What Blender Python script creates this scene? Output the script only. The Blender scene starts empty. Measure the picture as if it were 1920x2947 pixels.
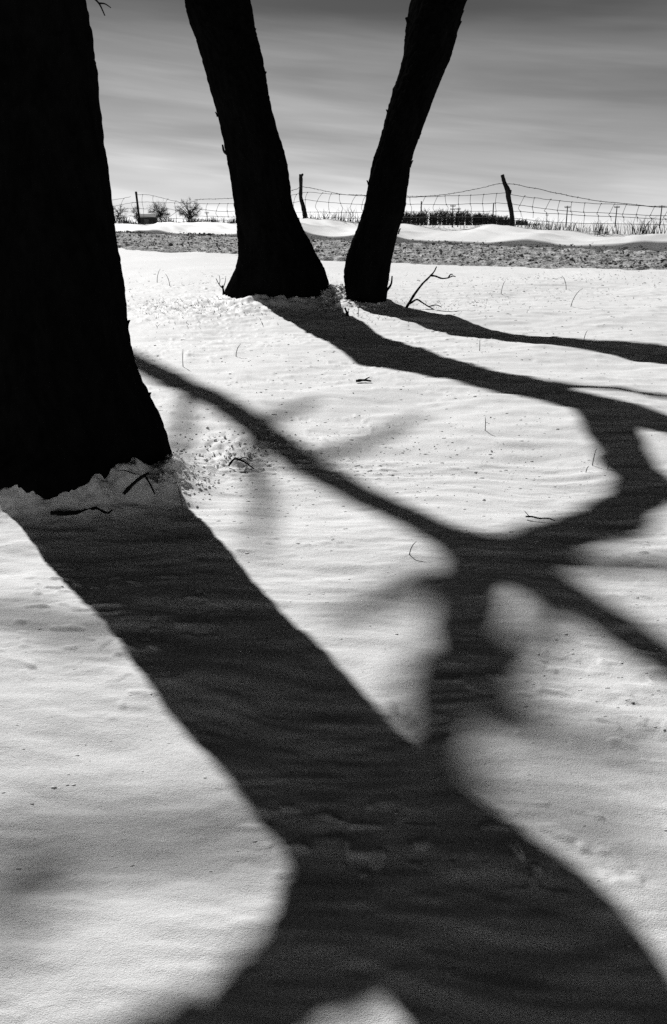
import bpy, math, random
import numpy as np

# ------------------------------------------------------------------ camera, sky, sun, exposure
SC = bpy.context.scene
COL = SC.collection
EYE_Z = 1.55
cam_data = bpy.data.cameras.new('camera')
cam_data.sensor_fit = 'VERTICAL'
cam_data.sensor_height = 36.0
cam_data.lens = 27.98
cam_data.clip_start = 0.05
cam_data.clip_end = 9000.0
cam = bpy.data.objects.new('camera', cam_data)
cam.location = (0, 0, EYE_Z)
cam.rotation_euler = (math.radians(90 - 19.94), 0, 0)
COL.objects.link(cam)
SC.camera = cam

SUN_AZ, SUN_EL = 30.0, 43.0            # degrees left of the view direction, above the horizon
world = bpy.data.worlds.new('World')
SC.world = world
world.use_nodes = True
wn, wl = world.node_tree.nodes, world.node_tree.links
bg = wn['Background']
bg.inputs[1].default_value = 0.1
sky = wn.new('ShaderNodeTexSky')
sky.sky_type = 'NISHITA'
sky.sun_disc = False
sky.sun_elevation = math.radians(SUN_EL)
sky.sun_rotation = math.radians(-SUN_AZ)
sky.air_density, sky.dust_density, sky.ozone_density = 0.5, 0.1, 3.0
sep = wn.new('ShaderNodeSeparateColor')            # black-and-white film behind a red filter
wl.new(sky.outputs[0], sep.inputs[0])


def wmath(op, a, b=None, c=None):
    n = wn.new('ShaderNodeMath'); n.operation = op
    for i, v in enumerate((a, b, c)):
        if v is None: continue
        if isinstance(v, (int, float)): n.inputs[i].default_value = v
        else: wl.new(v, n.inputs[i])
    return n.outputs[0]


tc = wn.new('ShaderNodeTexCoord')
sx = wn.new('ShaderNodeSeparateXYZ'); wl.new(tc.outputs['Generated'], sx.inputs[0])
# thin cirrus veil: thick along the long low sight lines, thinning smoothly overhead
vr = wn.new('ShaderNodeValToRGB'); wl.new(sx.outputs[2], vr.inputs[0]); vr.color_ramp.interpolation = 'EASE'
VEIL = [(0.0, 0.84), (0.06, 0.93), (0.15, 0.78), (0.215, 0.48), (0.36, 0.08), (1.0, 0.015)]
while len(vr.color_ramp.elements) < len(VEIL): vr.color_ramp.elements.new(0.5)
for e_, (p_, v_) in zip(vr.color_ramp.elements, VEIL): e_.position = p_; e_.color = (v_, v_, v_, 1)
SKY_GAIN = 15.0
tone = wmath('MULTIPLY', wmath('MULTIPLY', sep.outputs[0], vr.outputs[0]), 0.1 * SKY_GAIN)


def streaks(tilt, squash, scale, detail, rough, off):
    cb = wn.new('ShaderNodeCombineXYZ'); wl.new(sx.outputs[0], cb.inputs[0]); wl.new(wmath('ADD', sx.outputs[1], off), cb.inputs[1])
    wl.new(wmath('MULTIPLY', wmath('ADD', sx.outputs[2], wmath('MULTIPLY', sx.outputs[0], tilt)), squash), cb.inputs[2])
    nz = wn.new('ShaderNodeTexNoise'); nz.inputs['Scale'].default_value = scale; nz.inputs['Detail'].default_value = detail
    nz.inputs['Roughness'].default_value = rough; nz.inputs['Distortion'].default_value = 0.25
    wl.new(cb.outputs[0], nz.inputs['Vector'])
    return nz.outputs['Fac']


def wramp(fac, lo, hi, a, b):
    n = wn.new('ShaderNodeMapRange'); n.interpolation_type = 'SMOOTHSTEP'
    wl.new(fac, n.inputs['Value'])
    for k, v in zip(('From Min', 'From Max', 'To Min', 'To Max'), (lo, hi, a, b)): n.inputs[k].default_value = v
    return n.outputs[0]


veil = wramp(streaks(0.05, 8.0, 1.9, 4, 0.5, 3.1), 0.33, 0.68, 0.78, 1.20)
fine = wramp(streaks(0.10, 16.0, 2.6, 6, 0.55, 7.7), 0.40, 0.75, 0.96, 1.22)
cloudy = wmath('MULTIPLY', wmath('MULTIPLY', tone, veil), fine)
wl.new(cloudy, bg.inputs[0])

sun_data = bpy.data.lights.new('sun', 'SUN')
sun_data.energy = 5.0
sun_data.angle = math.radians(0.7)
sun_data.color = (1.0, 0.995, 0.985)
sun = bpy.data.objects.new('sun', sun_data)
sun.rotation_euler = (math.radians(90 - SUN_EL), 0, math.radians(180 + SUN_AZ))
COL.objects.link(sun)
SC.view_settings.view_transform = 'Standard'
SC.view_settings.look = 'None'
SC.view_settings.exposure = 0.0
SC.view_settings.gamma = 1.0
SC.view_settings.use_curve_mapping = False
SC.render.engine = 'CYCLES'
SC.cycles.use_denoising = False
SC.cycles.max_bounces = 4
SC.cycles.diffuse_bounces = 3

# ------------------------------------------------------------------ helpers
rng = np.random.default_rng(11)
random.seed(5)


def sm(a, b, x):
    t = np.clip((x - a) / (b - a), 0, 1)
    return t * t * (3 - 2 * t)


def _hash(i, j, k):
    h = (i.astype(np.int64) * 374761393 + j.astype(np.int64) * 668265263 + k.astype(np.int64) * 2147483647) & 0xffffffff
    h = ((h ^ (h >> 13)) * 1274126177) & 0xffffffff
    h = ((h ^ (h >> 16)) * 2246822519) & 0xffffffff
    return ((h ^ (h >> 15)) & 0xffff) / 65535.0


def noise2(x, y, seed=0):
    """smooth value noise, -1..1"""
    xi, yi = np.floor(x), np.floor(y)
    fx, fy = x - xi, y - yi
    fx, fy = fx * fx * fx * (fx * (fx * 6 - 15) + 10), fy * fy * fy * (fy * (fy * 6 - 15) + 10)
    s = np.full_like(xi, seed)
    a, b = _hash(xi, yi, s), _hash(xi + 1, yi, s)
    c, d = _hash(xi, yi + 1, s), _hash(xi + 1, yi + 1, s)
    return 2 * ((a + (b - a) * fx) * (1 - fy) + (c + (d - c) * fx) * fy) - 1


def noise3(x, y, z, seed=0):
    zi = np.floor(z); fz = z - zi; fz = fz * fz * (3 - 2 * fz)
    xi, yi = np.floor(x), np.floor(y)
    fx, fy = x - xi, y - yi
    fx, fy = fx * fx * (3 - 2 * fx), fy * fy * (3 - 2 * fy)
    out = 0
    for dz, wz in ((0, 1 - fz), (1, fz)):
        k = zi + dz + seed * 57
        a, b = _hash(xi, yi, k), _hash(xi + 1, yi, k)
        c, d = _hash(xi, yi + 1, k), _hash(xi + 1, yi + 1, k)
        out = out + wz * ((a + (b - a) * fx) * (1 - fy) + (c + (d - c) * fx) * fy)
    return 2 * out - 1


def fbm2(x, y, octaves=4, seed=0, gain=0.5):
    v, a = 0, 1.0
    for o in range(octaves):
        v = v + a * noise2(x * 2 ** o + 17.3 * o, y * 2 ** o - 9.1 * o, seed + o); a *= gain
    return v


def tag(o, label=None, cat=None, group=None, kind=None):
    for k, v in (('label', label), ('category', cat), ('group', group), ('kind', kind)):
        if v: o[k] = v
    return o


def empty(name, loc):
    o = bpy.data.objects.new(name, None); o.location = loc; o.empty_display_size = 0.1
    COL.objects.link(o)
    return o


def mesh_obj(name, verts, faces, mat, parent=None, smooth=False):
    """verts (n,3) in world space; faces: array (m,3) / (m,4) or a list of tuples"""
    me = bpy.data.meshes.new(name)
    verts = np.asarray(verts, dtype=np.float64)
    if parent is not None:
        q = parent
        while q is not None:
            verts = verts - np.array(q.location); q = q.parent
    if isinstance(faces, np.ndarray):
        k = faces.shape[1]
        me.vertices.add(len(verts)); me.vertices.foreach_set('co', verts.astype(np.float32).ravel())
        me.loops.add(faces.size); me.loops.foreach_set('vertex_index', faces.astype(np.int32).ravel())
        me.polygons.add(len(faces)); me.polygons.foreach_set('loop_start', np.arange(0, faces.size, k, dtype=np.int32))
        me.update(calc_edges=True)
    else:
        me.from_pydata([tuple(v) for v in verts], [], [tuple(f) for f in faces])
        me.update()
    if smooth:
        me.polygons.foreach_set('use_smooth', np.ones(len(me.polygons), dtype=bool))
    me.materials.append(mat)
    o = bpy.data.objects.new(name, me)
    COL.objects.link(o)
    if parent is not None: o.parent = parent
    return o


def grid_faces(nr, nc, wrap=False):
    r = np.arange(nr - 1)[:, None]; c = np.arange(nc if wrap else nc - 1)[None, :]
    c2 = (c + 1) % nc
    return np.stack([r * nc + c, r * nc + c2, (r + 1) * nc + c2, (r + 1) * nc + c], -1).reshape(-1, 4)


def catmull(pts, n):
    p = np.asarray(pts, float)
    p = np.vstack([2 * p[0] - p[1], p, 2 * p[-1] - p[-2]])
    out = []
    for i in range(1, len(p) - 2):
        t = np.linspace(0, 1, n, endpoint=False)[:, None]
        a, b, c, d = p[i - 1], p[i], p[i + 1], p[i + 2]
        out.append(0.5 * ((2 * b) + (-a + c) * t + (2 * a - 5 * b + 4 * c - d) * t ** 2 + (-a + 3 * b - 3 * c + d) * t ** 3))
    out.append(p[-2][None])
    return np.vstack(out)


class Geo:
    """collects tubes and triangles into one mesh"""
    def __init__(self):
        self.v, self.f, self.n = [], [], 0

    def tube(self, pts, radii, sides=6, cap=True):
        pts = np.asarray(pts, float); radii = np.broadcast_to(np.asarray(radii, float), (len(pts),))
        tan = np.gradient(pts, axis=0); tan /= np.linalg.norm(tan, axis=1)[:, None] + 1e-12
        ref = np.array([0, 0, 1.0]) if abs(tan[:, 2]).mean() < 0.8 else np.array([1.0, 0, 0])
        u = np.cross(tan, ref); u /= np.linalg.norm(u, axis=1)[:, None] + 1e-12
        w = np.cross(tan, u)
        a = np.linspace(0, 2 * math.pi, sides, endpoint=False)
        ring = pts[:, None] + radii[:, None, None] * (np.cos(a)[None, :, None] * u[:, None] + np.sin(a)[None, :, None] * w[:, None])
        self.v.append(ring.reshape(-1, 3))
        for q in (grid_faces(len(pts), sides, True) + self.n): self.f.append(tuple(q))
        if cap:
            self.f.append(tuple(self.n + np.arange(sides)[::-1])); self.f.append(tuple(self.n + (len(pts) - 1) * sides + np.arange(sides)))
        self.n += len(pts) * sides
        return self

    def poly(self, verts, faces):
        self.v.append(np.asarray(verts, float))
        for q in faces: self.f.append(tuple(int(i) + self.n for i in q))
        self.n += len(verts)
        return self

    def box(self, lo, hi):
        x0, y0, z0 = lo; x1, y1, z1 = hi
        return self.poly([(x0, y0, z0), (x1, y0, z0), (x1, y1, z0), (x0, y1, z0), (x0, y0, z1), (x1, y0, z1), (x1, y1, z1), (x0, y1, z1)],
                         [(0, 3, 2, 1), (4, 5, 6, 7), (0, 1, 5, 4), (1, 2, 6, 5), (2, 3, 7, 6), (3, 0, 4, 7)])

    def build(self, name, mat, parent=None, smooth=False):
        return mesh_obj(name, np.vstack(self.v), self.f, mat, parent, smooth)


# ------------------------------------------------------------------ materials (neutral greys: the picture is black and white)
def new_mat(name):
    m = bpy.data.materials.new(name); m.use_nodes = True
    return m, m.node_tree.nodes, m.node_tree.links, m.node_tree.nodes['Principled BSDF']


def grey(v): return (v, v, v, 1)


def noise_node(n, l, scale, detail=4, rough=0.55, vec=None, stretch=None):
    t = n.new('ShaderNodeTexCoord')
    src = t.outputs['Object'] if vec is None else vec
    if stretch:
        mp = n.new('ShaderNodeMapping'); mp.inputs['Scale'].default_value = stretch; l.new(src, mp.inputs[0]); src = mp.outputs[0]
    z = n.new('ShaderNodeTexNoise'); z.inputs['Scale'].default_value = scale; z.inputs['Detail'].default_value = detail
    z.inputs['Roughness'].default_value = rough
    l.new(src, z.inputs['Vector'])
    return z.outputs['Fac']


def ramp_node(n, l, fac, stops):
    r = n.new('ShaderNodeValToRGB'); l.new(fac, r.inputs[0])
    while len(r.color_ramp.elements) < len(stops): r.color_ramp.elements.new(0.5)
    for e, (p, v) in zip(r.color_ramp.elements, stops): e.position = p; e.color = grey(v)
    return r.outputs[0]


def bump_node(n, l, h, strength, dist, normal=None):
    b = n.new('ShaderNodeBump'); b.inputs['Strength'].default_value = strength; b.inputs['Distance'].default_value = dist
    l.new(h, b.inputs['Height'])
    if normal is not None: l.new(normal, b.inputs['Normal'])
    return b.outputs[0]


def snow_material(name, fine=True):
    m, n, l, p = new_mat(name)
    l.new(ramp_node(n, l, noise_node(n, l, 9, 5, 0.6), [(0.3, 0.80), (0.7, 0.87)]), p.inputs['Base Color'])
    p.inputs['Roughness'].default_value = 0.55
    p.inputs['Specular IOR Level'].default_value = 0.10
    p.inputs['Sheen Weight'].default_value = 0.10
    p.inputs['Sheen Roughness'].default_value = 0.35
    # loose grains in the near yard, a smoother wind crust further off
    tcn = n.new('ShaderNodeTexCoord'); sp = n.new('ShaderNodeSeparateXYZ'); l.new(tcn.outputs['Object'], sp.inputs[0])

    def fading(near_v, far_v):
        mr = n.new('ShaderNodeMapRange'); l.new(sp.outputs[1], mr.inputs['Value'])
        for k, v in zip(('From Min', 'From Max', 'To Min', 'To Max'), (2.0, 7.5, near_v, far_v)): mr.inputs[k].default_value = v
        return mr.outputs[0]

    nrm = None
    for scale, detail, rough, dist, s0, s1 in ((45, 4, 0.6, 0.006, 0.5, 0.08), (240, 3, 0.75, 0.0036, 1.0, 0.10)):
        if scale == 240 and not fine: continue
        bb = n.new('ShaderNodeBump'); bb.inputs['Distance'].default_value = dist
        l.new(fading(s0, s1), bb.inputs['Strength']); l.new(noise_node(n, l, scale, detail, rough, stretch=(1, 1.8, 1)), bb.inputs['Height'])
        if nrm is not None: l.new(nrm, bb.inputs['Normal'])
        nrm = bb.outputs[0]
    l.new(nrm, p.inputs['Normal'])
    return m


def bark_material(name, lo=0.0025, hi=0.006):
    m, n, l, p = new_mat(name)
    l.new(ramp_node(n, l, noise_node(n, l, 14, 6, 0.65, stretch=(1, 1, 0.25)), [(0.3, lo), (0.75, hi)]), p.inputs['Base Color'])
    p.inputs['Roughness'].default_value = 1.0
    p.inputs['Specular IOR Level'].default_value = 0.0
    l.new(bump_node(n, l, noise_node(n, l, 60, 5, 0.6, stretch=(1, 1, 0.3)), 0.6, 0.006), p.inputs['Normal'])
    return m


def plain_material(name, v, rough=0.85, var=0.3, scale=20):
    m, n, l, p = new_mat(name)
    l.new(ramp_node(n, l, noise_node(n, l, scale, 4), [(0.3, v * (1 - var)), (0.7, v * (1 + var))]), p.inputs['Base Color'])
    p.inputs['Roughness'].default_value = rough
    p.inputs['Specular IOR Level'].default_value = 0.2
    return m


M_SNOW = snow_material('snow')
M_BANK = snow_material('drifted_snow', False)
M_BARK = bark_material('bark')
M_TWIG = bark_material('twig_bark', 0.006, 0.02)
M_POST = bark_material('weathered_wood', 0.008, 0.03)
M_WIRE = plain_material('rusty_wire', 0.035, 0.6)
M_GRASS = plain_material('dry_grass', 0.07, 0.9)
M_FAR = plain_material('far_twigs', 0.03, 0.9)
M_SHED = plain_material('shed_boards', 0.03, 0.9)
M_ROOF = plain_material('shed_roof', 0.09, 0.7)
M_STONE = plain_material('road_stone', 0.14, 0.9, 0.6, 8)
M_ICE = plain_material('snow_crumb', 0.72, 0.6, 0.15)


def road_material():
    m, n, l, p = new_mat('gravel_and_packed_snow')
    a = noise_node(n, l, 7, 6, 0.7)
    b = noise_node(n, l, 34, 4, 0.7)
    mx = n.new('ShaderNodeMath'); mx.operation = 'ADD'; l.new(a, mx.inputs[0]); l.new(b, mx.inputs[1])
    hf = n.new('ShaderNodeMath'); hf.operation = 'MULTIPLY'; l.new(mx.outputs[0], hf.inputs[0]); hf.inputs[1].default_value = 0.5
    l.new(ramp_node(n, l, hf.outputs[0], [(0.40, 0.05), (0.465, 0.15), (0.53, 0.42), (0.61, 0.74)]), p.inputs['Base Color'])
    p.inputs['Roughness'].default_value = 0.9
    p.inputs['Specular IOR Level'].default_value = 0.2
    l.new(bump_node(n, l, b, 0.8, 0.02), p.inputs['Normal'])
    return m


M_ROAD = road_material()

# ------------------------------------------------------------------ the lie of the land
_pc = np.array([-8, 0, 1, 3.8, 7.6, 11, 15.8, 19.75, 21.6])
_pd = np.array([2.1, 1.55, 1.46, 1.17, .74, .65, .60, .37, .25])
_c = np.linspace(-8, 21.6, 600)
_d = np.convolve(np.pad(np.interp(_c, _pc, _pd), 20, mode='edge'), np.ones(41) / 41, 'valid')


def along(x, y): return 0.8 * x - 0.6 * y           # metres along the road and the fence
def across(x, y): return (0.6 * x + 0.8 * y) / 0.8
def at_road(c, t):                                   # back to x, y
    s = 0.8 * c
    return 0.6 * s + 0.8 * t, 0.8 * s - 0.6 * t


def base_height(x, y):
    w = sm(6, 13, y)
    c = y + w * 0.75 * x
    t = along(x, y)
    z = EYE_Z - np.interp(c, _c, _d)
    z = z - sm(9, 15, y) * 0.0135 * (np.clip(t, -40, 20) + 13)
    far = sm(22.5, 34, c)
    return z * (1 - far) + far * (EYE_Z - 1.1)


TREE_FEET = [(-1.28, 3.83, 0.43), (-0.53, 8.3, 0.50), (0.317, 7.95, 0.21)]


def snow_height(x, y):
    """yard snow with drifts, ripples, crust lumps and the heaps about the tree feet"""
    z = base_height(x, y)
    r = np.hypot(x, y)
    near = 1 - sm(9, 16, r)
    z = z + 0.026 * fbm2(x / 1.3, y / 0.75, 2, 3) + near * 0.007 * fbm2(x / 0.42, y / 0.24, 2, 5)
    yw = y + 0.05 * noise2(x / 0.5, y / 0.4, 19) + 0.04 * x
    rip = noise2(x / 0.34, yw / 0.075, 21)
    z = z + near * 0.005 * rip + near * 0.0035 * fbm2(x / 0.16, yw / 0.045, 2, 23)
    # wind-cut steps: the side towards the lee is short and steep
    ph = yw / 0.19 + 0.9 * noise2(x / 0.55, y / 0.5, 25)
    saw = ph - np.floor(ph)
    saw = np.where(saw < 0.18, saw / 0.18, (1 - saw) / 0.82)
    z = z + near * 0.0042 * saw * sm(0.0, 0.7, noise2(x / 0.45, y / 0.28, 27))
    patch = sm(0.0, 0.6, fbm2(x / 0.8, y / 0.5, 2, 41))
    xa, ya = 0.93 * x + 0.37 * yw, 0.93 * yw - 0.37 * x
    l1 = np.maximum(0, noise2(xa / 0.046 + 0.8 * noise2(x / 0.06, y / 0.06, 50), yw / 0.028, 51) - 0.42)
    l2 = np.maximum(0, noise2(x / 0.095 + 0.7 * noise2(x / 0.1, y / 0.1, 52), ya / 0.05, 53) - 0.5)
    z = z + near * (0.10 + patch) * (0.013 * l1 + 0.006 * l2)
    mid = sm(3.5, 6, r) * (1 - sm(12, 16, r))
    z = z + mid * 0.005 * sm(0.55, 0.85, noise2(x / 0.15, y / 0.055, 57)) + mid * 0.0022 * fbm2(x / 0.2, y / 0.07, 2, 59)
    # snow drawn up round the trunks, and rubble fallen from them
    for (tx, ty, tr), h, w in zip(TREE_FEET, (0.04, 0.05, 0.03), (0.16, 0.22, 0.12)):
        d = np.hypot(x - tx, y - ty) - tr
        z = z + h * np.exp(-np.maximum(d, 0) / w) * (1 + 0.4 * noise2(x / 0.12, y / 0.12, 61))
    for hx, hy, hh, hw, hd in ((-1.00, 3.50, 0.13, 0.22, 0.15), (-1.42, 3.42, 0.075, 0.28, 0.12), (-0.80, 3.70, 0.09, 0.14, 0.17), (-0.62, 7.86, 0.06, 0.30, 0.16),
                               (-0.30, 7.80, 0.03, 0.2, 0.15), (0.02, 8.35, 0.09, 0.18, 0.3), (0.15, 7.72, 0.035, 0.16, 0.1)):
        g = np.exp(-((x - hx) / hw) ** 2 - ((y - hy) / hd) ** 2)
        z = z + hh * g * (1 + 0.24 * fbm2(x / 0.085, y / 0.075, 3, 71, 0.5))
    rub = np.exp(-((x + 0.52) / 0.22) ** 2 - ((y - 4.08) / 0.26) ** 2)
    z = z + rub * 0.034 * np.abs(fbm2(x / 0.10 - y / 0.3, y / 0.05 + x / 0.2, 3, 81))
    rough = np.exp(-((x + 1.15) / 0.75) ** 2 - ((y - 7.7) / 0.55) ** 2) + 0.5 * np.exp(-((x + 0.5) / 0.9) ** 2 - ((y - 9.3) / 0.9) ** 2)
    z = z + rough * 0.013 * fbm2(x / 0.07, y / 0.06, 3, 91)
    return z


ROAD_IN, ROAD_OUT, FENCE_C = 15.75, 20.3, 22.75


def ground_height(x, y):
    z = snow_height(x, y)
    c = across(x, y)
    dip = sm(ROAD_IN + 0.15, ROAD_IN + 0.6, c) * (1 - sm(25.5, 26.5, c)) * sm(9, 11, np.hypot(x, y))
    return z - 0.22 * dip


def build_ground():
    th = np.concatenate([np.linspace(-180, -60, 13)[:-1], np.linspace(-60, -23, 24)[:-1], np.linspace(-23, -13, 130)[:-1], np.linspace(-13, 13, 640), np.linspace(13, 23, 130)[1:], np.linspace(23, 60, 24)[1:], np.linspace(60, 180, 13)[1:]])
    th = np.radians(th)
    r = np.concatenate([np.linspace(0.02, 3.2, 12)[:-1], np.linspace(3.2, 5, 60)[:-1], np.linspace(5, 8, 520)[:-1], np.linspace(8, 14, 300)[:-1],
                        np.linspace(14, 30, 80)[:-1], np.geomspace(30, 6000, 50)])
    R, T = np.meshgrid(r, th, indexing='ij')
    X, Y = R * np.sin(T), -4 + R * np.cos(T)
    Z = ground_height(X, Y)
    o = mesh_obj('snow_ground', np.stack([X, Y, Z], -1).reshape(-1, 3), grid_faces(len(r), len(th))[:, ::-1].copy(), M_SNOW, smooth=True)
    tag(o, kind='structure')


build_ground()


def build_road():
    c = np.linspace(ROAD_IN - 0.35, 20.15, 120)
    t = np.linspace(-30, 6, 700)
    C, T = np.meshgrid(c, t, indexing='ij')
    X, Y = at_road(C, T)
    edge = sm(ROAD_IN - 0.3, ROAD_IN + 0.25, C + 0.35 * fbm2(X / 0.8, Y / 0.8, 3, 5))
    Z = base_height(X, Y) + 0.03 - 0.14 * (1 - edge)
    Z = Z + edge * (0.022 * fbm2(X / 0.13, Y / 0.13, 3, 15) + 0.016 * np.maximum(0, noise2(X / 0.07, Y / 0.07, 17)))
    Z = Z - (0.07 + 0.07 * sm(-13, -5, T)) * sm(19.3, 19.9, C)
    for rc in (17.2, 18.8):
        Z = Z - 0.03 * np.exp(-((C - rc - 0.1 * noise2(T / 2, T * 0, 3)) / 0.22) ** 2)
    o = mesh_obj('gravel_road', np.stack([X, Y, Z], -1).reshape(-1, 3), grid_faces(len(c), len(t)), M_ROAD)
    tag(o, kind='structure')


build_road()
_ct = np.array([-34, -24, -19, -15.5, -14.3, -13, -11.5, -10, -8.8, -7.6, -6, -4.5, -2, 6])
_cz = np.array([0.02, 0.0, 0.0, 0.05, 0.09, 0.02, -0.06, -0.15, -0.06, -0.13, -0.22, -0.26, -0.28, -0.30])


def crest(t): return EYE_Z + np.interp(t, _ct, _cz) + 0.02 * noise2(t / 0.7, t * 0 + 2.2, 4)


def bank_height(C, T):
    """ploughed bank: a short cut foot, drifted hollows and noses, a wavy crest"""
    foot_c = 20.0 + 0.10 * noise2(T / 1.9, T * 0 + .5, 6)
    steep = np.clip(sum(w * np.exp(-((T - q) / s_) ** 2) for q, s_, w in ((-4.6, 1.5, 1.0), (-7.3, 0.6, 0.6), (-10.9, 0.8, 0.9), (-13.7, 0.8, 0.95), (-18.4, 0.6, 0.5), (-24, 1.0, 0.6), (0, 2, 0.7))) + 0.12 * noise2(T / 0.5, T * 0 + 3.5, 8), 0, 1)
    top_c = foot_c + 0.30 + 1.5 * (1 - steep) + 0.10 * noise2(T / 0.6, T * 0 + 1.5, 9)
    X, Y = at_road(C, T)
    road = base_height(X, Y) - 0.03 - 0.06 * sm(-13, -5, T)
    cz = crest(T)
    k = np.clip((C - foot_c) / (top_c - foot_c), 0, 1)
    cf = 0.24 + 0.44 * steep
    cut = cf * sm(0, 1, (C - foot_c) / (0.06 + 0.02 * steep))
    k = cut + (1 - cf) * (0.68 * (steep * k ** 0.75 + (1 - steep) * sm(0, 1, k)) + 0.32 * sm(20.4, 22.7, C))
    k = np.where(C < foot_c, 0, np.minimum(k, 1))
    z = road + (cz - road) * k - 0.06 * (C < foot_c)
    sk = T * 0.8 + C * 0.9
    z = z + k * (0.11 * (1 - np.abs(noise2(sk / 1.1, C / 1.0, 12))) ** 2 - 0.06 + 0.03 * noise2(sk / 0.35, C / 0.5, 13)) * (1 - sm(22.2, 22.8, C) * 0.7)
    z = z + np.exp(-((C - top_c) / 0.18) ** 2) * 0.04 * steep
    back = sm(23.1, 26.3, C)
    return z * (1 - back) + (EYE_Z - 0.95) * back


def build_bank():
    c = np.concatenate([np.linspace(19.6, 21.6, 80)[:-1], np.linspace(21.6, 26.6, 44)])
    t = np.linspace(-32, 5.5, 520)
    C, T = np.meshgrid(c, t, indexing='ij')
    X, Y = at_road(C, T)
    o = mesh_obj('snow_bank', np.stack([X, Y, bank_height(C, T)], -1).reshape(-1, 3), grid_faces(len(c), len(t)), M_BANK, smooth=True)
    tag(o, kind='structure')


build_bank()

# ------------------------------------------------------------------ the three trees
def trunk_mesh(axis, n_ang, n_h, foot, flare, seed, amp, ridge):
    """one continuous bark surface round a crooked axis; axis rows are x, y, z, r from the foot up"""
    a = np.asarray(axis, float)
    a = np.vstack([[a[0, 0], a[0, 1], a[0, 2] - 0.45, a[0, 3] * 1.08], a])
    pts = catmull(a, 12)
    d = np.concatenate([[0], np.cumsum(np.linalg.norm(np.diff(pts[:, :3], axis=0), axis=1))])
    u = np.linspace(0, d[-1], n_h)
    P = np.stack([np.interp(u, d, pts[:, k]) for k in range(4)], -1)
    ang = np.linspace(0, 2 * math.pi, n_ang, endpoint=False)
    U, A = np.meshgrid(u, ang, indexing='ij')
    rad = P[:, 3][:, None]
    h = P[:, 2][:, None] - foot
    low = np.exp(-np.maximum(h, 0) / 0.22)
    lobes = sum(w * np.maximum(0, np.cos(A - q)) ** 6 for q, w in flare)
    rr = rad * (1 + low * lobes)
    cxx, cyy = np.cos(A) * rad, np.sin(A) * rad
    warp = 0.6 * noise3(cxx * 6, cyy * 6, U * 1.6, seed + 1)
    lum = 0.035 * noise3(cxx * 4, cyy * 4, U * 2.2, seed + 2) * rad / 0.28
    f = ridge
    r1 = 1 - np.abs(noise3(cxx * f + warp, cyy * f + warp, U * f * 0.16, seed + 3))
    r2 = 1 - np.abs(noise3(cxx * f * 2.1, cyy * f * 2.1, U * f * 0.45, seed + 4))
    r3 = noise3(cxx * f * 4, cyy * f * 4, U * f * 1.3, seed + 5)
    rr = rr + lum + amp * (r1 ** 2 - 0.45) + amp * 0.5 * (r2 ** 2 - 0.45) + amp * 0.55 * r3
    X = P[:, 0][:, None] + rr * np.cos(A)
    Y = P[:, 1][:, None] + rr * np.sin(A)
    Z = np.broadcast_to(P[:, 2][:, None], X.shape) + 0.006 * r3
    v = np.stack([X, Y, Z], -1).reshape(-1, 3)
    fcs = grid_faces(n_h, n_ang, True)
    return v, fcs


def limb_object(parent, pts, name, seed, sides=14, per=8, mat=None):
    p = catmull(pts, per)
    k = np.arange(len(p))
    wob = np.stack([noise2(k * 0.31, k * 0 + seed, 3), noise2(k * 0.31, k * 0 + seed + 9, 5), noise2(k * 0.31, k * 0 + seed + 5, 7)], -1)
    p[:, :3] += wob * p[:, 3:4] * 0.22
    rr = p[:, 3] * (1 + 0.10 * noise2(k * 0.7, k * 0 + seed, 11))
    g = Geo(); g.tube(p[:, :3], rr, sides)
    return g.build(name, mat or M_BARK, parent, smooth=True)


def twig_spray(parent, starts, seed, n_levels=3, spread=0.7):
    """bare outer branching of a crown as one mesh of thin tapered stems"""
    rnd = np.random.default_rng(seed)
    g = Geo()

    def grow(p, d, r, length, lev):
        n = 5
        q = [np.array(p)]
        dd = np.array(d) / np.linalg.norm(d)
        for _ in range(n - 1):
            dd = dd + rnd.normal(0, 0.14, 3); dd[2] += 0.05; dd /= np.linalg.norm(dd)
            q.append(q[-1] + dd * length / (n - 1))
        q = np.array(q)
        g.tube(q, np.linspace(r, r * 0.5, n), 5 if lev < 2 else 4, cap=False)
        if lev < n_levels:
            for j in range(2 + (rnd.random() < 0.6)):
                i = 2 + j % 3
                nd = dd + rnd.normal(0, spread, 3); nd[2] = abs(nd[2]) * 0.7 + 0.1
                grow(q[i], nd, r * 0.55, length * rnd.uniform(0.55, 0.8), lev + 1)

    for p, d, r, ln in starts: grow(p, d, r, ln, 0)
    return g.build('twigs', M_TWIG, parent)


def bark_flake(parent, p, out, size, seed):
    """a loose curled plate of bark standing off the trunk"""
    rnd = np.random.default_rng(seed)
    p, out = np.array(p, float), np.array(out, float); out /= np.linalg.norm(out)
    side = np.cross(out, [0, 0, 1.0])
    g = Geo()
    v = []
    for k, h in enumerate(np.linspace(-0.5, 0.5, 5)):
        off = 0.35 * size * (h + 0.5) ** 1.6
        wd = size * (0.30 + 0.08 * rnd.normal()) * (1 - 0.5 * abs(h))
        for s_ in (-1, 1):
            for th in (0, 1):
                v.append(p + out * (off + 0.012 * th - 0.02) + side * wd * s_ + np.array([0, 0, h * size]))
    f = []
    for k in range(4):
        a = 4 * k
        for i, j in ((0, 1), (1, 3), (3, 2), (2, 0)): f.append((a + i, a + j, a + 4 + j, a + 4 + i))
    f += [(0, 1, 3, 2), (16, 18, 19, 17)]
    g.poly(v, f)
    return g.build('loose_bark', M_BARK, parent)


def twig_part(parent, pts, r0, r1, name='twig', sides=6):
    p = catmull(pts, 5)
    g = Geo(); g.tube(p, np.linspace(r0, r1, len(p)), sides)
    return g.build(name, M_TWIG, parent)


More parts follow.
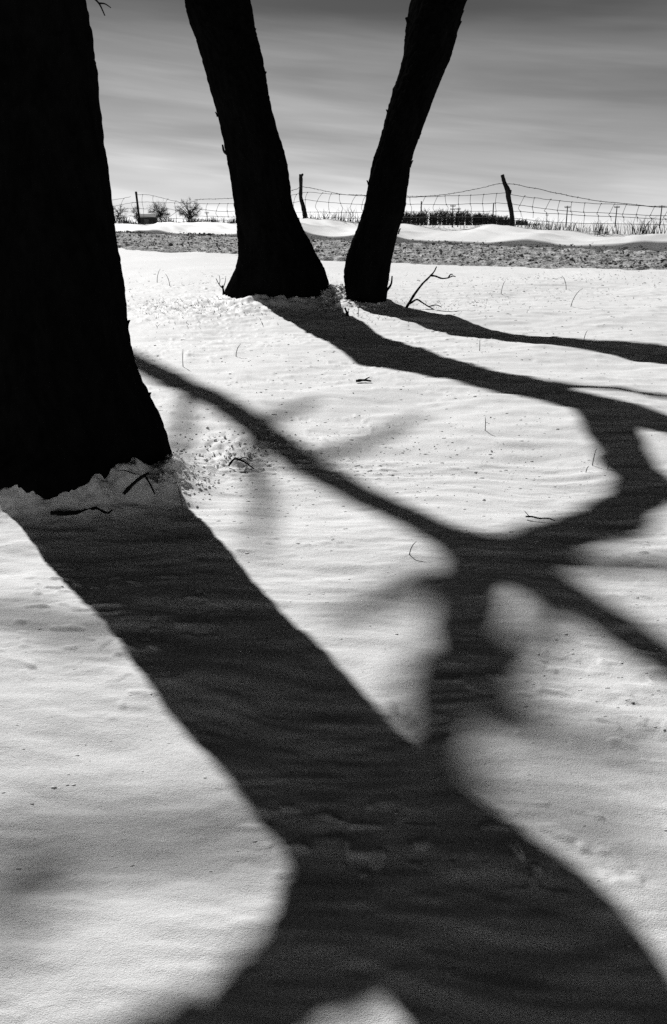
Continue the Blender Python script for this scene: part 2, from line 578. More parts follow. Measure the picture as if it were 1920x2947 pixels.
# tree at the left edge, nearest
AX1 = [[-1.29, 3.83, 0.423, 0.440], [-1.275, 3.85, 0.595, 0.400], [-1.305, 3.86, 0.765, 0.372], [-1.325, 3.87, 0.932, 0.350], [-1.33, 3.895, 1.26, 0.315],
       [-1.345, 3.935, 1.58, 0.292], [-1.355, 3.984, 1.891, 0.272], [-1.362, 4.045, 2.195, 0.262], [-1.358, 4.09, 2.491, 0.255], [-1.345, 4.11, 2.74, 0.25], [-1.337, 4.14, 3.0, 0.245],
       [-1.372, 4.258, 3.3, 0.255], [-1.455, 4.44, 3.65, 0.25], [-1.623, 4.678, 4.05, 0.21], [-1.94, 5.05, 4.7, 0.14], [-2.17, 5.3, 5.2, 0.10]]
t1 = empty('leaning_tree', (-1.2, 3.68, 0.38))
tag(t1, 'thick black trunk at the left edge, nearest of the three bare trees', 'tree', 'bare trees in the snowy yard')
v, f = trunk_mesh(AX1, 220, 430, 0.40, ((-0.25, 0.10), (2.6, 0.25), (4.0, 0.12)), 10, 0.011, 21)
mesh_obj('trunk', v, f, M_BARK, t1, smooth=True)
limb_object(t1, [(-1.36, 4.09, 2.62, .15), (-1.42, 4.08, 2.88, .135), (-1.525, 4.08, 3.04, .12), (-1.655, 4.15, 3.2, .10), (-1.835, 4.257, 3.42, .078), (-2.111, 4.453, 3.7, .06), (-2.516, 4.844, 4.2, .055), (-3.12, 5.54, 5.0, .05)], 'limb', 1)
twig_spray(t1, [((-3.12, 5.54, 5.0), (-0.6, 0.1, 0.9), .045, 1.3), ((-2.17, 5.3, 5.2), (-0.3, -0.5, 1), .08, 1.6), ((-2.17, 5.3, 5.2), (0.5, -0.4, 1), .07, 1.5), ((-1.73, 4.95, 4.4), (0.7, -0.5, .8), .06, 1.2)], 3)

# leaning tree in the middle
AX2 = [[-0.532, 8.316, 0.85, 0.500], [-0.525, 8.258, 1.074, 0.455], [-0.564, 8.216, 1.29, 0.375], [-0.604, 8.188, 1.499, 0.318], [-0.644, 8.174, 1.704, 0.283], [-0.678, 8.173, 1.905, 0.274],
       [-0.719, 8.183, 2.104, 0.269], [-0.774, 8.206, 2.3, 0.262], [-0.824, 8.239, 2.495, 0.267], [-0.874, 8.284, 2.69, 0.278], [-0.921, 8.341, 2.886, 0.283], [-0.973, 8.41, 3.083, 0.287],
       [-1.042, 8.491, 3.283, 0.296], [-1.086, 8.586, 3.486, 0.3], [-1.08, 8.65, 3.70, 0.27], [-1.0, 8.71, 4.02, 0.22], [-0.93, 8.79, 4.4, 0.19], [-0.83, 8.87, 4.75, 0.175], [-0.77, 8.92, 5.05, 0.17]]
t2 = empty('leaning_tree', (-0.53, 8.3, 0.81))
tag(t2, 'black trunk flaring to a wide foot and leaning left, between the other two', 'tree', 'bare trees in the snowy yard')
v, f = trunk_mesh(AX2, 170, 430, 0.83, ((-0.2, 0.08), (3.3, 0.05), (1.7, 0.2)), 30, 0.012, 19)
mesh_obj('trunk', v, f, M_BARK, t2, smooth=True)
L2 = {
    'right': [(-0.77, 8.90, 5.0, .165), (-0.72, 9.09, 5.4, .15), (-0.71, 9.38, 6.0, .12), (-0.68, 9.8, 6.8, .08), (-0.68, 10.26, 7.5, .05)],
    'upper': [(-0.92, 8.82, 4.3, .10), (-0.83, 9.0, 4.6, .07), (-0.66, 9.26, 5.0, .05), (-0.51, 9.52, 5.4, .045), (-0.25, 9.93, 6.0, .03)],
    'left': [(-0.77, 8.92, 5.0, .15), (-1.12, 8.69, 5.35, .12), (-1.31, 8.59, 5.6, .12), (-1.7, 8.46, 5.85, .12), (-2.17, 8.45, 6.1, .105), (-2.7, 8.59, 6.4, .10)],
    'back': [(-2.65, 8.57, 6.37, .08), (-2.99, 9.02, 6.6, .062), (-3.32, 9.57, 6.8, .062), (-3.71, 10.13, 7.0, .064), (-4.08, 10.73, 7.2, .07), (-4.59, 11.45, 7.4, .076), (-5.13, 12.21, 7.6, .08), (-5.85, 13.14, 7.9, .07), (-6.6, 14.0, 8.3, .045), (-7.3, 14.8, 8.9, .018)],
    'rising': [(-2.65, 8.57, 6.37, .09), (-3.01, 8.69, 6.8, .085), (-3.29, 8.82, 7.2, .08), (-3.61, 8.97, 7.6, .075), (-3.91, 9.14, 8.0, .07), (-4.33, 9.46, 8.6, .06), (-4.71, 9.84, 9.3, .04)],
    'upright': [(-2.68, 8.58, 6.36, .075), (-2.67, 8.63, 6.6, .06), (-2.7, 8.78, 6.9, .055), (-2.74, 8.88, 7.2, .055), (-2.82, 9.02, 7.5, .05), (-2.94, 9.19, 7.9, .04)],
}
SUN_DIR = np.array([-math.sin(math.radians(SUN_AZ)) * math.cos(math.radians(SUN_EL)), math.cos(math.radians(SUN_AZ)) * math.cos(math.radians(SUN_EL)), math.sin(math.radians(SUN_EL))])


def taller(b, k=0.6, thick=1.0):
    out = []
    for x, y, z, r in b:
        q = np.array([x, y, z]) + SUN_DIR / SUN_DIR[2] * max(0, z - 5.05) * k
        out.append((*q, r * thick))
    return out


THICK = {'right': 1, 'upper': 1, 'left': 1.0, 'back': 1.6, 'rising': 1.3, 'upright': 1.8}
L2 = {k: taller(b, 0.6, THICK[k]) for k, b in L2.items()}
for i, k in enumerate(L2): limb_object(t2, L2[k], 'limb', 20 + i)
S2 = [
    [(-2.69, 8.67, 6.6, .035), (-2.63, 8.97, 6.9, .03), (-2.46, 9.36, 7.3, .03), (-2.35, 9.71, 7.7, .02)],
    [(-2.84, 8.65, 6.6, .035), (-3.25, 8.97, 7.0, .03), (-3.72, 9.31, 7.5, .028), (-4.18, 9.68, 8.0, .02)],
    [(-4.08, 10.73, 7.2, .03), (-4.12, 11.27, 7.6, .025), (-4.12, 11.83, 8.0, .018)],
    [(-3.71, 10.13, 7.0, .03), (-3.79, 10.8, 7.6, .025), (-3.85, 11.6, 8.2, .022), (-3.93, 12.42, 8.8, .015)],
    [(-4.08, 10.73, 7.2, .03), (-4.43, 10.88, 7.9, .028), (-4.7, 10.98, 8.5, .026), (-5.03, 11.14, 9.1, .018)],
    [(-1.32, 8.56, 5.6, .035), (-1.36, 8.59, 5.8, .03), (-1.41, 8.71, 6.1, .02)],
    [(-2.7, 8.78, 6.9, .03), (-3.26, 9.23, 7.6, .028), (-3.81, 9.73, 8.4, .025), (-4.35, 10.27, 9.2, .02)],
    [(-3.61, 8.97, 7.6, .035), (-3.88, 9.56, 8.4, .03), (-4.09, 10.24, 9.2, .028), (-4.25, 10.76, 9.8, .02)],
    [(-4.33, 9.46, 8.6, .035), (-4.52, 10.23, 9.4, .03), (-4.62, 10.72, 10.0, .03), (-4.76, 11.12, 10.5, .02)],
    [(-4.59, 11.45, 7.4, .035), (-5.15, 11.2, 8.5, .035), (-5.6, 10.83, 9.3, .035), (-5.86, 10.63, 9.0, .04), (-6.56, 11.05, 9.4, .03)],
    [(-4.33, 9.46, 8.6, .04), (-4.95, 10.2, 9.4, .04), (-5.31, 10.66, 9.9, .04), (-5.44, 10.33, 9.6, .045), (-5.6, 10.0, 9.25, .045), (-6.17, 10.29, 9.6, .035)],
    [(-5.6, 10.0, 9.25, .04), (-5.75, 10.15, 9.55, .04), (-5.81, 10.3, 9.75, .04), (-6.09, 10.05, 9.7, .03)],
]
for i, b in enumerate(S2): limb_object(t2, taller(b, 0.6, 1.75 if i < 9 else 1.2), 'branch', 40 + i, sides=8, per=6)
twig_spray(t2, [(L2['right'][-1][:3], (0.3, 0.4, 1), .045, 1.3), (L2['upper'][-1][:3], (0.7, 0.4, .8), .03, 1.0), (L2['right'][3][:3], (0.7, -0.2, .9), .06, 1.3)], 4)

# slim tree leaning right
AX3 = [[0.317, 7.95, 0.824, 0.20], [0.32, 7.905, 1.043, 0.216], [0.357, 7.881, 1.254, 0.214], [0.409, 7.874, 1.461, 0.201], [0.468, 7.883, 1.663, 0.202], [0.497, 7.909, 1.862, 0.195], [0.531, 7.95, 2.06, 0.183],
       [0.598, 8.006, 2.258, 0.18], [0.659, 8.079, 2.458, 0.181], [0.725, 8.168, 2.659, 0.19], [0.801, 8.276, 2.864, 0.2], [0.873, 8.403, 3.074, 0.218], [0.925, 8.52, 3.291, 0.240], [0.99, 8.66, 3.518, 0.245],
       [1.10, 8.78, 3.8, 0.21], [1.22, 8.87, 4.2, 0.19], [1.33, 8.93, 4.7, 0.17], [1.40, 9.0, 5.2, 0.14]]
t3 = empty('leaning_tree', (0.317, 7.95, 0.80))
tag(t3, 'slimmest black trunk, leaning right beside the broken branch', 'tree', 'bare trees in the snowy yard')
v, f = trunk_mesh(AX3, 130, 400, 0.81, ((3.4, 0.04), (1.2, 0.1)), 50, 0.010, 22)
mesh_obj('trunk', v, f, M_BARK, t3, smooth=True)
limb_object(t3, [(1.40, 9.0, 5.1, .13), (1.7, 9.2, 5.7, .10), (2.1, 9.3, 6.4, .07), (2.4, 9.5, 7.2, .04)], 'limb', 60)
limb_object(t3, [(1.38, 9.0, 5.0, .12), (1.2, 9.3, 5.7, .09), (1.15, 9.6, 6.5, .06), (1.3, 9.9, 7.3, .03)], 'limb', 61)
twig_spray(t3, [((2.4, 9.5, 7.2), (0.4, 0.2, 1), .04, 1.2), ((2.1, 9.3, 6.4), (0.9, -0.3, .7), .05, 1.2), ((1.3, 9.9, 7.3), (0.1, 0.4, 1), .03, 1.1)], 5)


# small things on the trunks: peeling bark, stubs and sprouts
def on_trunk(axis, z, deg):
    a_ = np.array(axis); q = [np.interp(z, a_[:, 2], a_[:, k]) for k in (0, 1, 3)]
    d = np.array([math.cos(math.radians(deg)), math.sin(math.radians(deg)), 0])
    return np.array([q[0], q[1], z]) + d * (q[2] + 0.004), d


for tree, axis, spots in ((t3, AX3, ((3.46, -8, .12), (3.36, 0, .10), (3.24, -5, .13), (3.12, -5, .08), (2.98, -10, .07), (2.86, -5, .10), (2.66, -8, .07), (2.3, -5, .05), (2.06, -8, .06), (1.48, -6, .05), (3.30, 188, .08), (2.5, 186, .05), (1.9, 184, .04))),
                          (t2, AX2, ((2.84, -8, .05), (2.05, -6, .04), (2.5, 188, .04), (3.22, -4, .05))),
                          (t1, AX1, ((2.25, 12, .04), (1.95, 14, .045), (1.42, 14, .05), (1.08, 15, .05), (0.72, 16, .06), (1.7, 14, .04)))):
    for k, (z, deg, size) in enumerate(spots):
        q, d = on_trunk(axis, z, deg)
        bark_flake(tree, q, d, size, int(z * 100))
def trunk_twig(tree, axis, z, deg, pts, r0, r1, name):
    q, d = on_trunk(axis, z, deg)
    q = q - d * 0.03
    twig_part(tree, [q + np.array(o_) for o_ in pts], r0, r1, name)


trunk_twig(t1, AX1, 2.50, 12, [(0, 0, 0), (0.05, -0.02, 0.0), (0.09, -0.04, -0.03), (0.115, -0.05, -0.08)], 0.006, 0.0025, 'twig')
trunk_twig(t1, AX1, 2.50, 12, [(0.06, -0.02, 0.0), (0.09, -0.03, 0.01), (0.13, -0.04, -0.01)], 0.005, 0.002, 'twig')
trunk_twig(t1, AX1, 2.50, 12, [(0.09, -0.04, -0.03), (0.12, -0.05, -0.035), (0.145, -0.05, -0.05)], 0.004, 0.002, 'twig')
trunk_twig(t1, AX1, 1.70, 12, [(0, 0, 0), (0.035, -0.01, 0.02), (0.045, -0.01, 0.065)], 0.009, 0.004, 'stub')
trunk_twig(t2, AX2, 2.15, 187, [(0, 0, 0), (-0.05, -0.01, 0.03), (-0.065, -0.01, 0.09)], 0.018, 0.008, 'stub')
trunk_twig(t3, AX3, 0.93, -10, [(0, 0, 0), (0.05, -0.02, 0.07), (0.06, -0.02, 0.15)], 0.014, 0.007, 'sprout')


def gz(x, y):
    return float(ground_height(np.array([float(x)]), np.array([float(y)]))[0])


# ------------------------------------------------------------------ fallen and standing bits of wood in the yard
def wood(name, label, cat, base, rods, group=None, mat=None):
    """rods: name, list of (dx, dy, dz), r0, r1 about the base on the snow"""
    z = gz(*base)
    e = empty(name, (base[0], base[1], z)); tag(e, label, cat, group)
    for nm, pts, r0, r1 in rods:
        p = catmull([(base[0] + a, base[1] + b, z + c) for a, b, c in pts], 6)
        k = np.arange(len(p))
        rr = np.linspace(r0, r1, len(p)) * (1 + 0.18 * noise2(k * 0.9, k * 0 + r0 * 99, 3))
        g = Geo(); g.tube(p, rr, 7)
        g.build(nm, mat or M_TWIG, e, smooth=True)
    return e


wood('broken_branch', 'forked dead branch standing out of the snow beside the slim tree', 'branch', (0.70, 7.72),
     [('stem', [(-0.05, -0.03, -0.06), (0.0, 0, 0.02), (0.06, 0.0, 0.12), (0.13, 0.02, 0.21), (0.19, 0.02, 0.27), (0.235, 0.02, 0.32), (0.26, 0.02, 0.37)], 0.015, 0.005),
      ('fork', [(0.20, 0.02, 0.29), (0.25, 0.0, 0.285), (0.31, 0.0, 0.265), (0.37, 0.0, 0.27), (0.41, 0.01, 0.285), (0.44, 0.01, 0.28)], 0.009, 0.004),
      ('fork', [(0.37, 0.0, 0.27), (0.39, 0.0, 0.30), (0.41, 0.0, 0.30)], 0.007, 0.004),
      ('fork', [(0.02, 0.0, 0.035), (0.08, -0.02, 0.075), (0.13, -0.03, 0.05), (0.18, -0.05, 0.02), (0.24, -0.08, -0.01)], 0.009, 0.005),
      ('side_twig', [(0.19, -0.06, 0.015), (0.26, -0.07, 0.03), (0.31, -0.09, 0.012)], 0.006, 0.003)])
wood('dead_sprout', 'little forked dead sprout at the foot of the middle tree', 'twig', (-1.12, 8.38),
     [('stem', [(0, 0, -0.03), (0.0, 0, 0.04), (-0.01, 0, 0.09)], 0.013, 0.008), ('side_twig', [(-0.005, 0, 0.06), (-0.04, 0, 0.10), (-0.07, 0, 0.16)], 0.006, 0.003),
      ('side_twig', [(0, 0, 0.07), (0.02, 0, 0.12), (0.03, 0, 0.17)], 0.005, 0.002), ('side_twig', [(-0.04, 0, 0.10), (-0.03, 0, 0.14), (-0.035, 0, 0.19)], 0.004, 0.002)])
wood('wood_stub', 'short dark stub poking up between the middle and slim tree shadows', 'stub', (0.12, 7.30),
     [('stem', [(0.012, 0, -0.02), (0.0, 0, 0.03), (-0.02, 0, 0.075)], 0.016, 0.007), ('splinter', [(0.0, 0, 0.0), (0.012, 0, 0.03), (0.01, 0, 0.055)], 0.008, 0.003)])
wood('fallen_twig', 'thin curved twig lying on the snow above the forked branch shadow', 'twig', (0.90, 3.27),
     [('stem', [(-0.055, 0.012, 0.012), (-0.03, 0.0, 0.016), (0.0, -0.01, 0.012), (0.035, -0.02, 0.016), (0.065, -0.03, 0.008)], 0.004, 0.0025), ('side_twig', [(-0.04, 0.0, 0.014), (-0.055, 0.015, 0.03), (-0.06, 0.02, 0.035)], 0.002, 0.001)])
wood('bent_twig', 'bent twig propped on the snow heap at the foot of the nearest trunk', 'twig', (-0.88, 3.42),
     [('stem', [(-0.06, -0.04, -0.01), (-0.02, -0.03, 0.03), (0.025, -0.02, 0.065), (0.05, 0.0, 0.075)], 0.009, 0.006), ('side_twig', [(0.035, -0.015, 0.07), (0.06, -0.04, 0.04), (0.085, -0.06, -0.005)], 0.005, 0.003),
      ('side_twig', [(0.0, -0.02, 0.075), (-0.05, -0.01, 0.09), (-0.09, 0.0, 0.085)], 0.003, 0.002)])
wood('dead_stick', 'knobbly stick lying in the nearest trunk\'s shadow close to its foot', 'stick', (-1.04, 3.30),
     [('stem', [(-0.20, -0.02, 0.015), (-0.10, -0.01, 0.012), (-0.02, 0.03, 0.02), (0.06, 0.07, 0.02), (0.13, 0.09, 0.015)], 0.010, 0.005), ('side_twig', [(-0.03, 0.02, 0.02), (0.0, -0.01, 0.035), (0.05, -0.03, 0.02), (0.07, -0.02, 0.03)], 0.007, 0.004)])
wood('fallen_twig', 'small dark twig end lying near the middle of the sunlit snow', 'twig', (0.20, 5.25),
     [('stem', [(-0.05, 0, 0.012), (0.0, 0.01, 0.016), (0.05, 0.0, 0.012)], 0.010, 0.005), ('side_twig', [(0.0, 0.0, 0.016), (0.03, 0.02, 0.03), (0.04, 0.02, 0.03)], 0.005, 0.003)])
wood('bent_twig', 'crooked twig half buried in crumbled snow right of the nearest trunk', 'twig', (-0.47, 3.86),
     [('stem', [(-0.06, 0, 0.01), (-0.03, 0.02, 0.04), (0.02, 0.0, 0.03), (0.07, -0.02, 0.0)], 0.006, 0.003), ('side_twig', [(-0.02, 0.01, 0.035), (0.02, 0.03, 0.045), (0.05, 0.03, 0.03)], 0.003, 0.002)])

# dry stalks, each on its own
STALKS = [(1.33, 3.93, 0.09, 0.02, 'upright dry stalk beside the crook of the curved limb shadow'), (1.39, 3.88, 0.06, 0.05, 'slanting dry stalk tucked against the crook of the curved limb shadow'),
          (1.27, 3.84, 0.03, 0.02, 'shortest dry stalk by the crook of the curved limb shadow'), (0.85, 4.35, 0.07, 0.0, 'straight dry stalk alone in the bright snow ringed by limb shadows'),
          (-1.06, 5.62, 0.12, 0.005, 'tall thin dry stalk just above the limb shadow beside the nearest trunk'), (0.09, 6.55, 0.10, 0.0, 'dry stalk standing inside the middle tree\'s own shadow'),
          (1.10, 6.05, 0.08, 0.0, 'dry stalk in the lit snow between the two long trunk shadows'), (0.22, 7.28, 0.10, 0.01, 'thin dry stalk right of the short wood stub'),
          (1.95, 6.3, 0.10, 0.03, 'dry stalk near the right edge between the two long trunk shadows'), (2.2, 7.6, 0.16, 0.10, 'long leaning dry stalk in the bright snow at the far right'),
          (0.30, 2.92, 0.05, 0.03, 'curled dry stalk just above the left arm of the forked shadow'), (1.75, 8.6, 0.13, 0.04, 'dry stalk in the bright snow right of the broken branch'),
          (-1.9, 9.6, 0.14, -0.05, 'dry stalk left of the middle tree, nearer the yard\'s centre'), (-2.2, 10.3, 0.16, 0.05, 'dry stalk left of the middle tree, close beside the nearest trunk'),
          (-0.72, 5.9, 0.09, 0.04, 'dry stalk in the bright snow between the nearest trunk and middle tree shadow'), (2.6, 9.2, 0.15, -0.06, 'dry stalk standing farthest right, close below the gravel road'),
          (-0.66, 3.30, 0.17, -0.03, 'dry stalk leaning at the edge of the nearest trunk\'s shadow')]
for x, y, h, lean, label in STALKS:
    wood('dry_stalk', label, 'grass stalk', (x, y),
         [('stem', [(0, 0, -0.02), (lean * 0.2, 0, h * 0.4), (lean * 0.6, 0.01, h * 0.8), (lean, 0.015, h)], 0.0016 + 0.00024 * y, 0.0007 + 0.00012 * y)], 'dry stalks in the yard snow', M_GRASS)

# ------------------------------------------------------------------ the old wire fence on the bank
def on_fence(t, z, off=0.0):
    x, y = at_road(FENCE_C + off, t)
    return (x, y, z)


fx, fy = at_road(FENCE_C, -14.0)
fence = empty('wire_fence', (fx, fy, 1.5))
tag(fence, 'sagging woven wire fence with three crooked posts along the snow bank', 'fence')


def post(pts, r, name='post', knot=None):
    p = catmull([on_fence(t, z) for t, z in pts], 8)
    k = np.arange(len(p))
    rr = np.interp(k / k[-1], np.linspace(0, 1, len(r)), r) * (1 + 0.10 * noise2(k * 0.6, k * 0 + r[0] * 77, 5))
    g = Geo(); g.tube(p, rr, 10)
    o = g.build(name, M_POST, fence, smooth=False)
    if knot:
        q = Geo(); q.tube(catmull([on_fence(t, z) for t, z in knot], 5), np.linspace(0.04, 0.02, 5 * (len(knot) - 1) + 1), 8)
        q.build('knot', M_POST, o)
    return o


post([(-21.49, 1.1), (-21.5, 1.553), (-21.535, 2.0), (-21.57, 2.504)], [0.036, 0.034, 0.034])
post([(-14.58, 1.2), (-14.62, 1.69), (-14.69, 1.985), (-14.77, 2.219), (-14.76, 2.5), (-14.76, 2.80)], [0.075, 0.07, 0.052, 0.05, 0.052], knot=[(-14.74, 2.76), (-14.70, 2.79), (-14.68, 2.80)])
post([(-8.44, 1.0), (-8.47, 1.498), (-8.50, 1.764), (-8.61, 2.117), (-8.64, 2.267), (-8.73, 2.419), (-8.80, 2.594)], [0.058, 0.056, 0.052, 0.055, 0.062, 0.045, 0.04], knot=[(-8.60, 2.16), (-8.575, 2.21), (-8.56, 2.27)])
post([(-1.0, 0.8), (-1.02, 1.3), (-1.0, 1.9), (-1.05, 2.4)], [0.08, 0.075, 0.07])
post([(-27.5, 1.2), (-27.5, 1.6), (-27.45, 2.2), (-27.5, 2.65)], [0.07, 0.065, 0.06])
LINES = {
    'barbed_wire': [(-18.91, 2.221), (-18.32, 2.229), (-17.57, 2.234), (-17.08, 2.24), (-16.0, 2.25), (-14.98, 2.417), (-14.77, 2.478), (-14.4, 2.442), (-13.98, 2.369), (-13.37, 2.27), (-12.69, 2.232), (-12.03, 2.195), (-11.39, 2.18), (-10.47, 2.19), (-9.85, 2.253), (-9.26, 2.34), (-8.76, 2.416), (-8.17, 2.326), (-7.46, 2.182), (-6.65, 2.029), (-5.89, 1.937), (-5.04, 1.875), (-3, 1.86), (-1.05, 2.2)],
    'line_wire': [(-19.45, 2.134), (-18.53, 2.104), (-17.09, 2.094), (-16.0, 2.15), (-14.99, 2.293), (-14.53, 2.338), (-13.73, 2.284), (-12.69, 2.215), (-11.39, 2.154), (-10.86, 2.165), (-9.52, 2.18), (-8.7, 2.207), (-8.55, 2.171), (-7.98, 2.092), (-7.39, 2.019), (-6.78, 1.963), (-5.89, 1.921), (-5.04, 1.859), (-3, 1.83), (-1.05, 2.0)],
    'line_wire.1': [(-27.5, 2.2), (-25, 2.02), (-22.97, 2.067), (-22.33, 2.126), (-21.72, 2.182), (-21.06, 2.187), (-20.21, 2.153), (-19.45, 2.125), (-19.19, 2.026), (-18.16, 1.904), (-17.1, 1.887), (-14.94, 2.097), (-14.61, 2.151), (-13.73, 2.069), (-12.68, 2.01), (-11.38, 2.001), (-10.25, 1.98), (-9.19, 1.987), (-8.65, 1.983), (-7.96, 1.897), (-7.37, 1.82), (-6.45, 1.763), (-5.02, 1.696), (-3, 1.66), (-1.05, 1.8)],
    'line_wire.2': [(-27.5, 2.0), (-25, 1.84), (-22.99, 1.887), (-22.2, 2.0), (-21.37, 1.99), (-20.72, 1.966), (-20.02, 1.968), (-19.21, 1.782), (-18.04, 1.745), (-17.11, 1.733), (-14.56, 1.835), (-13.37, 1.815), (-11.38, 1.815), (-10.2, 1.82), (-9.22, 1.816), (-8.49, 1.815), (-7.95, 1.781), (-6.75, 1.71), (-5.01, 1.63), (-3, 1.55), (-1.05, 1.6)],
    'line_wire.3': [(-22, 1.78), (-19, 1.66), (-17.1, 1.64), (-14.51, 1.69), (-12.68, 1.672), (-11.37, 1.69), (-10.24, 1.692), (-8.62, 1.669), (-7.9, 1.606), (-7.13, 1.561), (-5.0, 1.515), (-3, 1.45), (-1.05, 1.4)],
    'loose_wire': [(-25.5, 2.15), (-22.98, 2.266), (-22.39, 2.303), (-21.85, 2.359)],
    'loose_wire.1': [(-21.58, 2.404), (-21.1, 2.409), (-20.61, 2.341), (-20.13, 2.249), (-19.58, 2.162), (-19.2, 2.08), (-19.5, 2.0)],
    'loose_wire.2': [(-20.26, 1.666), (-19.6, 1.943), (-19.18, 2.122), (-18.78, 2.194)],
}
for nm, pts in LINES.items():
    p = catmull([on_fence(t, z) for t, z in pts], 8)
    k = np.arange(len(p))
    p[:, 2] += 0.007 * noise2(k * 0.8, k * 0 + len(nm), 7)
    r = 0.0065 if nm.startswith('barbed') else 0.0056
    g = Geo(); g.tube(p, r, 5)
    if nm.startswith('barbed'):
        L = np.concatenate([[0], np.cumsum(np.linalg.norm(np.diff(p, axis=0), axis=1))])
        for u in np.arange(0.1, L[-1], 0.13):
            q = np.array([np.interp(u, L, p[:, j]) for j in range(3)])
            d = rng.normal(0, 1, 3); d /= np.linalg.norm(d)
            g.tube([q - d * 0.022, q + d * 0.022], 0.005, 4)
    g.build(nm.split('.')[0], M_WIRE, fence)


def wire_z(name, t):
    a = np.array(LINES[name]); return float(np.interp(t, a[:, 0], a[:, 1]))


STAYS = [-26.6, -26.0, -25.3, -24.7, -24.1, -23.4, -22.84, -22.34, -21.77, -21.29, -20.76, -20.18, -19.78, -19.25, -18.86, -18.43, -17.99, -17.55, -17.14, -16.7, -15.4, -15.0, -14.59, -14.18, -13.79, -13.4, -13.04, -12.7, -12.3, -11.91, -11.56, -11.23, -10.9,
         -10.55, -10.21, -9.88, -9.56, -9.24, -8.91, -8.29, -7.98, -7.66, -7.38, -7.07, -6.78, -6.47, -6.2, -5.92, -5.63, -5.34, -5.05, -4.75, -4.45, -4.1, -3.8, -3.5, -3.1]
for i, t in enumerate(STAYS):
    top = 'loose_wire.1' if -21.6 < t < -19.6 else ('line_wire' if t > -19.45 else ('loose_wire' if t < -21.85 else 'line_wire.1'))
    z0 = wire_z(top, t); z1 = wire_z('line_wire.1', t) if t > -27 else z0; z2 = wire_z('line_wire.2', t); z3 = wire_z('line_wire.3', t) - (0.10 if rng.random() < 0.7 else -0.05)
    k = rng.normal(0, 0.045); kk = 0.06 if t < -12 else 0.03
    pts = [on_fence(t + kk + k, z0 + 0.01), on_fence(t + k * 0.5, (z0 + z1) / 2), on_fence(t - 0.02, z1), on_fence(t - 0.02 - k * 0.6, (z1 + z2) / 2), on_fence(t + 0.01, z2), on_fence(t + 0.02 + k * 0.3, z3)]
    g = Geo(); g.tube(catmull(pts, 4), 0.0050, 5)
    for zz, tt in ((z0, t + kk + k), (z1, t - 0.02), (z2, t + 0.01)):
        q = np.array(on_fence(tt, zz)); g.tube([q - [0.012, 0, 0.008], q + [0.012, 0, 0.008]], 0.009, 5)
    g.build('stay_wire', M_WIRE, fence)


def bz(t, c=FENCE_C):
    return float(bank_height(np.array([[float(c)]]), np.array([[float(t)]]))[0, 0])


# dead grass and weeds along the fence line
def grass_stuff():
    g_v, g_f = [], []
    n = 0
    clumps = []
    for t, d, h in ((-22.3, 30, .30), (-19.3, 26, .22), (-18.6, 20, .16), (-17.6, 30, .22), (-17.1, 24, .28), (-14.35, 26, .22), (-13.9, 40, .30), (-13.5, 40, .26), (-13.1, 44, .38), (-12.8, 24, .2), (-8.2, 18, .24), (-7.9, 44, .24), (-7.5, 46, .26), (-7.1, 36, .22), (-6.8, 24, .16),
                    (-6.45, 40, .26), (-6.1, 30, .28), (-5.6, 50, .38), (-5.3, 44, .34), (-4.9, 30, .26), (-4.4, 30, .3), (-9.3, 20, .18), (-10.5, 18, .14), (-11.4, 14, .14), (-23.5, 26, .24)):
        clumps.append((t, d, h))
    for t in np.arange(-26, -3, 0.22): clumps.append((t + rng.normal(0, .1), 7, 0.11))
    for t0, dn, h in clumps:
        for _ in range(dn):
            t = t0 + rng.normal(0, 0.13); c = FENCE_C + rng.normal(0, 0.16)
            x, y = at_road(c, t); z = bz(t, c) - 0.02
            hh = h * rng.uniform(0.45, 1.25); ln = rng.normal(0, 0.45, 2) * hh
            w = rng.uniform(0.004, 0.008)
            b = np.array([x, y, z]); top = b + [ln[0], ln[1], hh]; mid = b + [ln[0] * 0.3, ln[1] * 0.3, hh * 0.6]
            a = rng.uniform(0, math.pi); s = np.array([math.cos(a), math.sin(a), 0]) * w
            g_v += [b - s, b + s, mid + s * .8, mid - s * .8, top]
            g_f += [(n, n + 1, n + 2, n + 3), (n + 3, n + 2, n + 4)]; n += 5
    o = mesh_obj('dead_grass', g_v, g_f, M_GRASS)
    tag(o, 'tufts of dead grass and weeds along the foot of the wire fence', 'grass', kind='stuff')


grass_stuff()


# bare stubble that pricks through the thin crust
def stubble():
    vv, ff, n = [], [], 0
    for cx, cy, wx, wy, num, h in ((-1.25, 7.75, 0.5, 0.35, 700, .022), (-0.9, 9.6, 1.6, 1.1, 260, .016), (2.3, 9.5, 1.6, 1.5, 320, .016), (0.75, 7.9, 0.5, 0.25, 200, .02), (1.6, 8.2, 0.9, 0.6, 120, .016), (-1.6, 11, 1.6, 1.2, 160, .018), (0.25, 7.25, 0.25, 0.12, 120, .016), (3.6, 10.8, 1.4, 1.0, 140, .018)):
        P = np.stack([cx + rng.normal(0, wx, num), cy + rng.normal(0, wy, num)], -1)
        Z = ground_height(P[:, 0], P[:, 1])
        for (x, y), z in zip(P, Z):
            hh = h * rng.uniform(0.3, 1.2); a = rng.uniform(0, 6.28); w = rng.uniform(0.002, 0.005)
            lx, ly = rng.normal(0, hh * 1.8, 2)
            vv += [(x - w, y, z - 0.01), (x + w, y, z - 0.01), (x + lx, y + ly, z + hh)]
            ff.append((n, n + 1, n + 2)); n += 3
    o = mesh_obj('grass_stubble', vv, ff, M_GRASS)
    tag(o, 'fine grass stubble pricking through the thin snow of the yard', 'stubble', kind='stuff')


stubble()

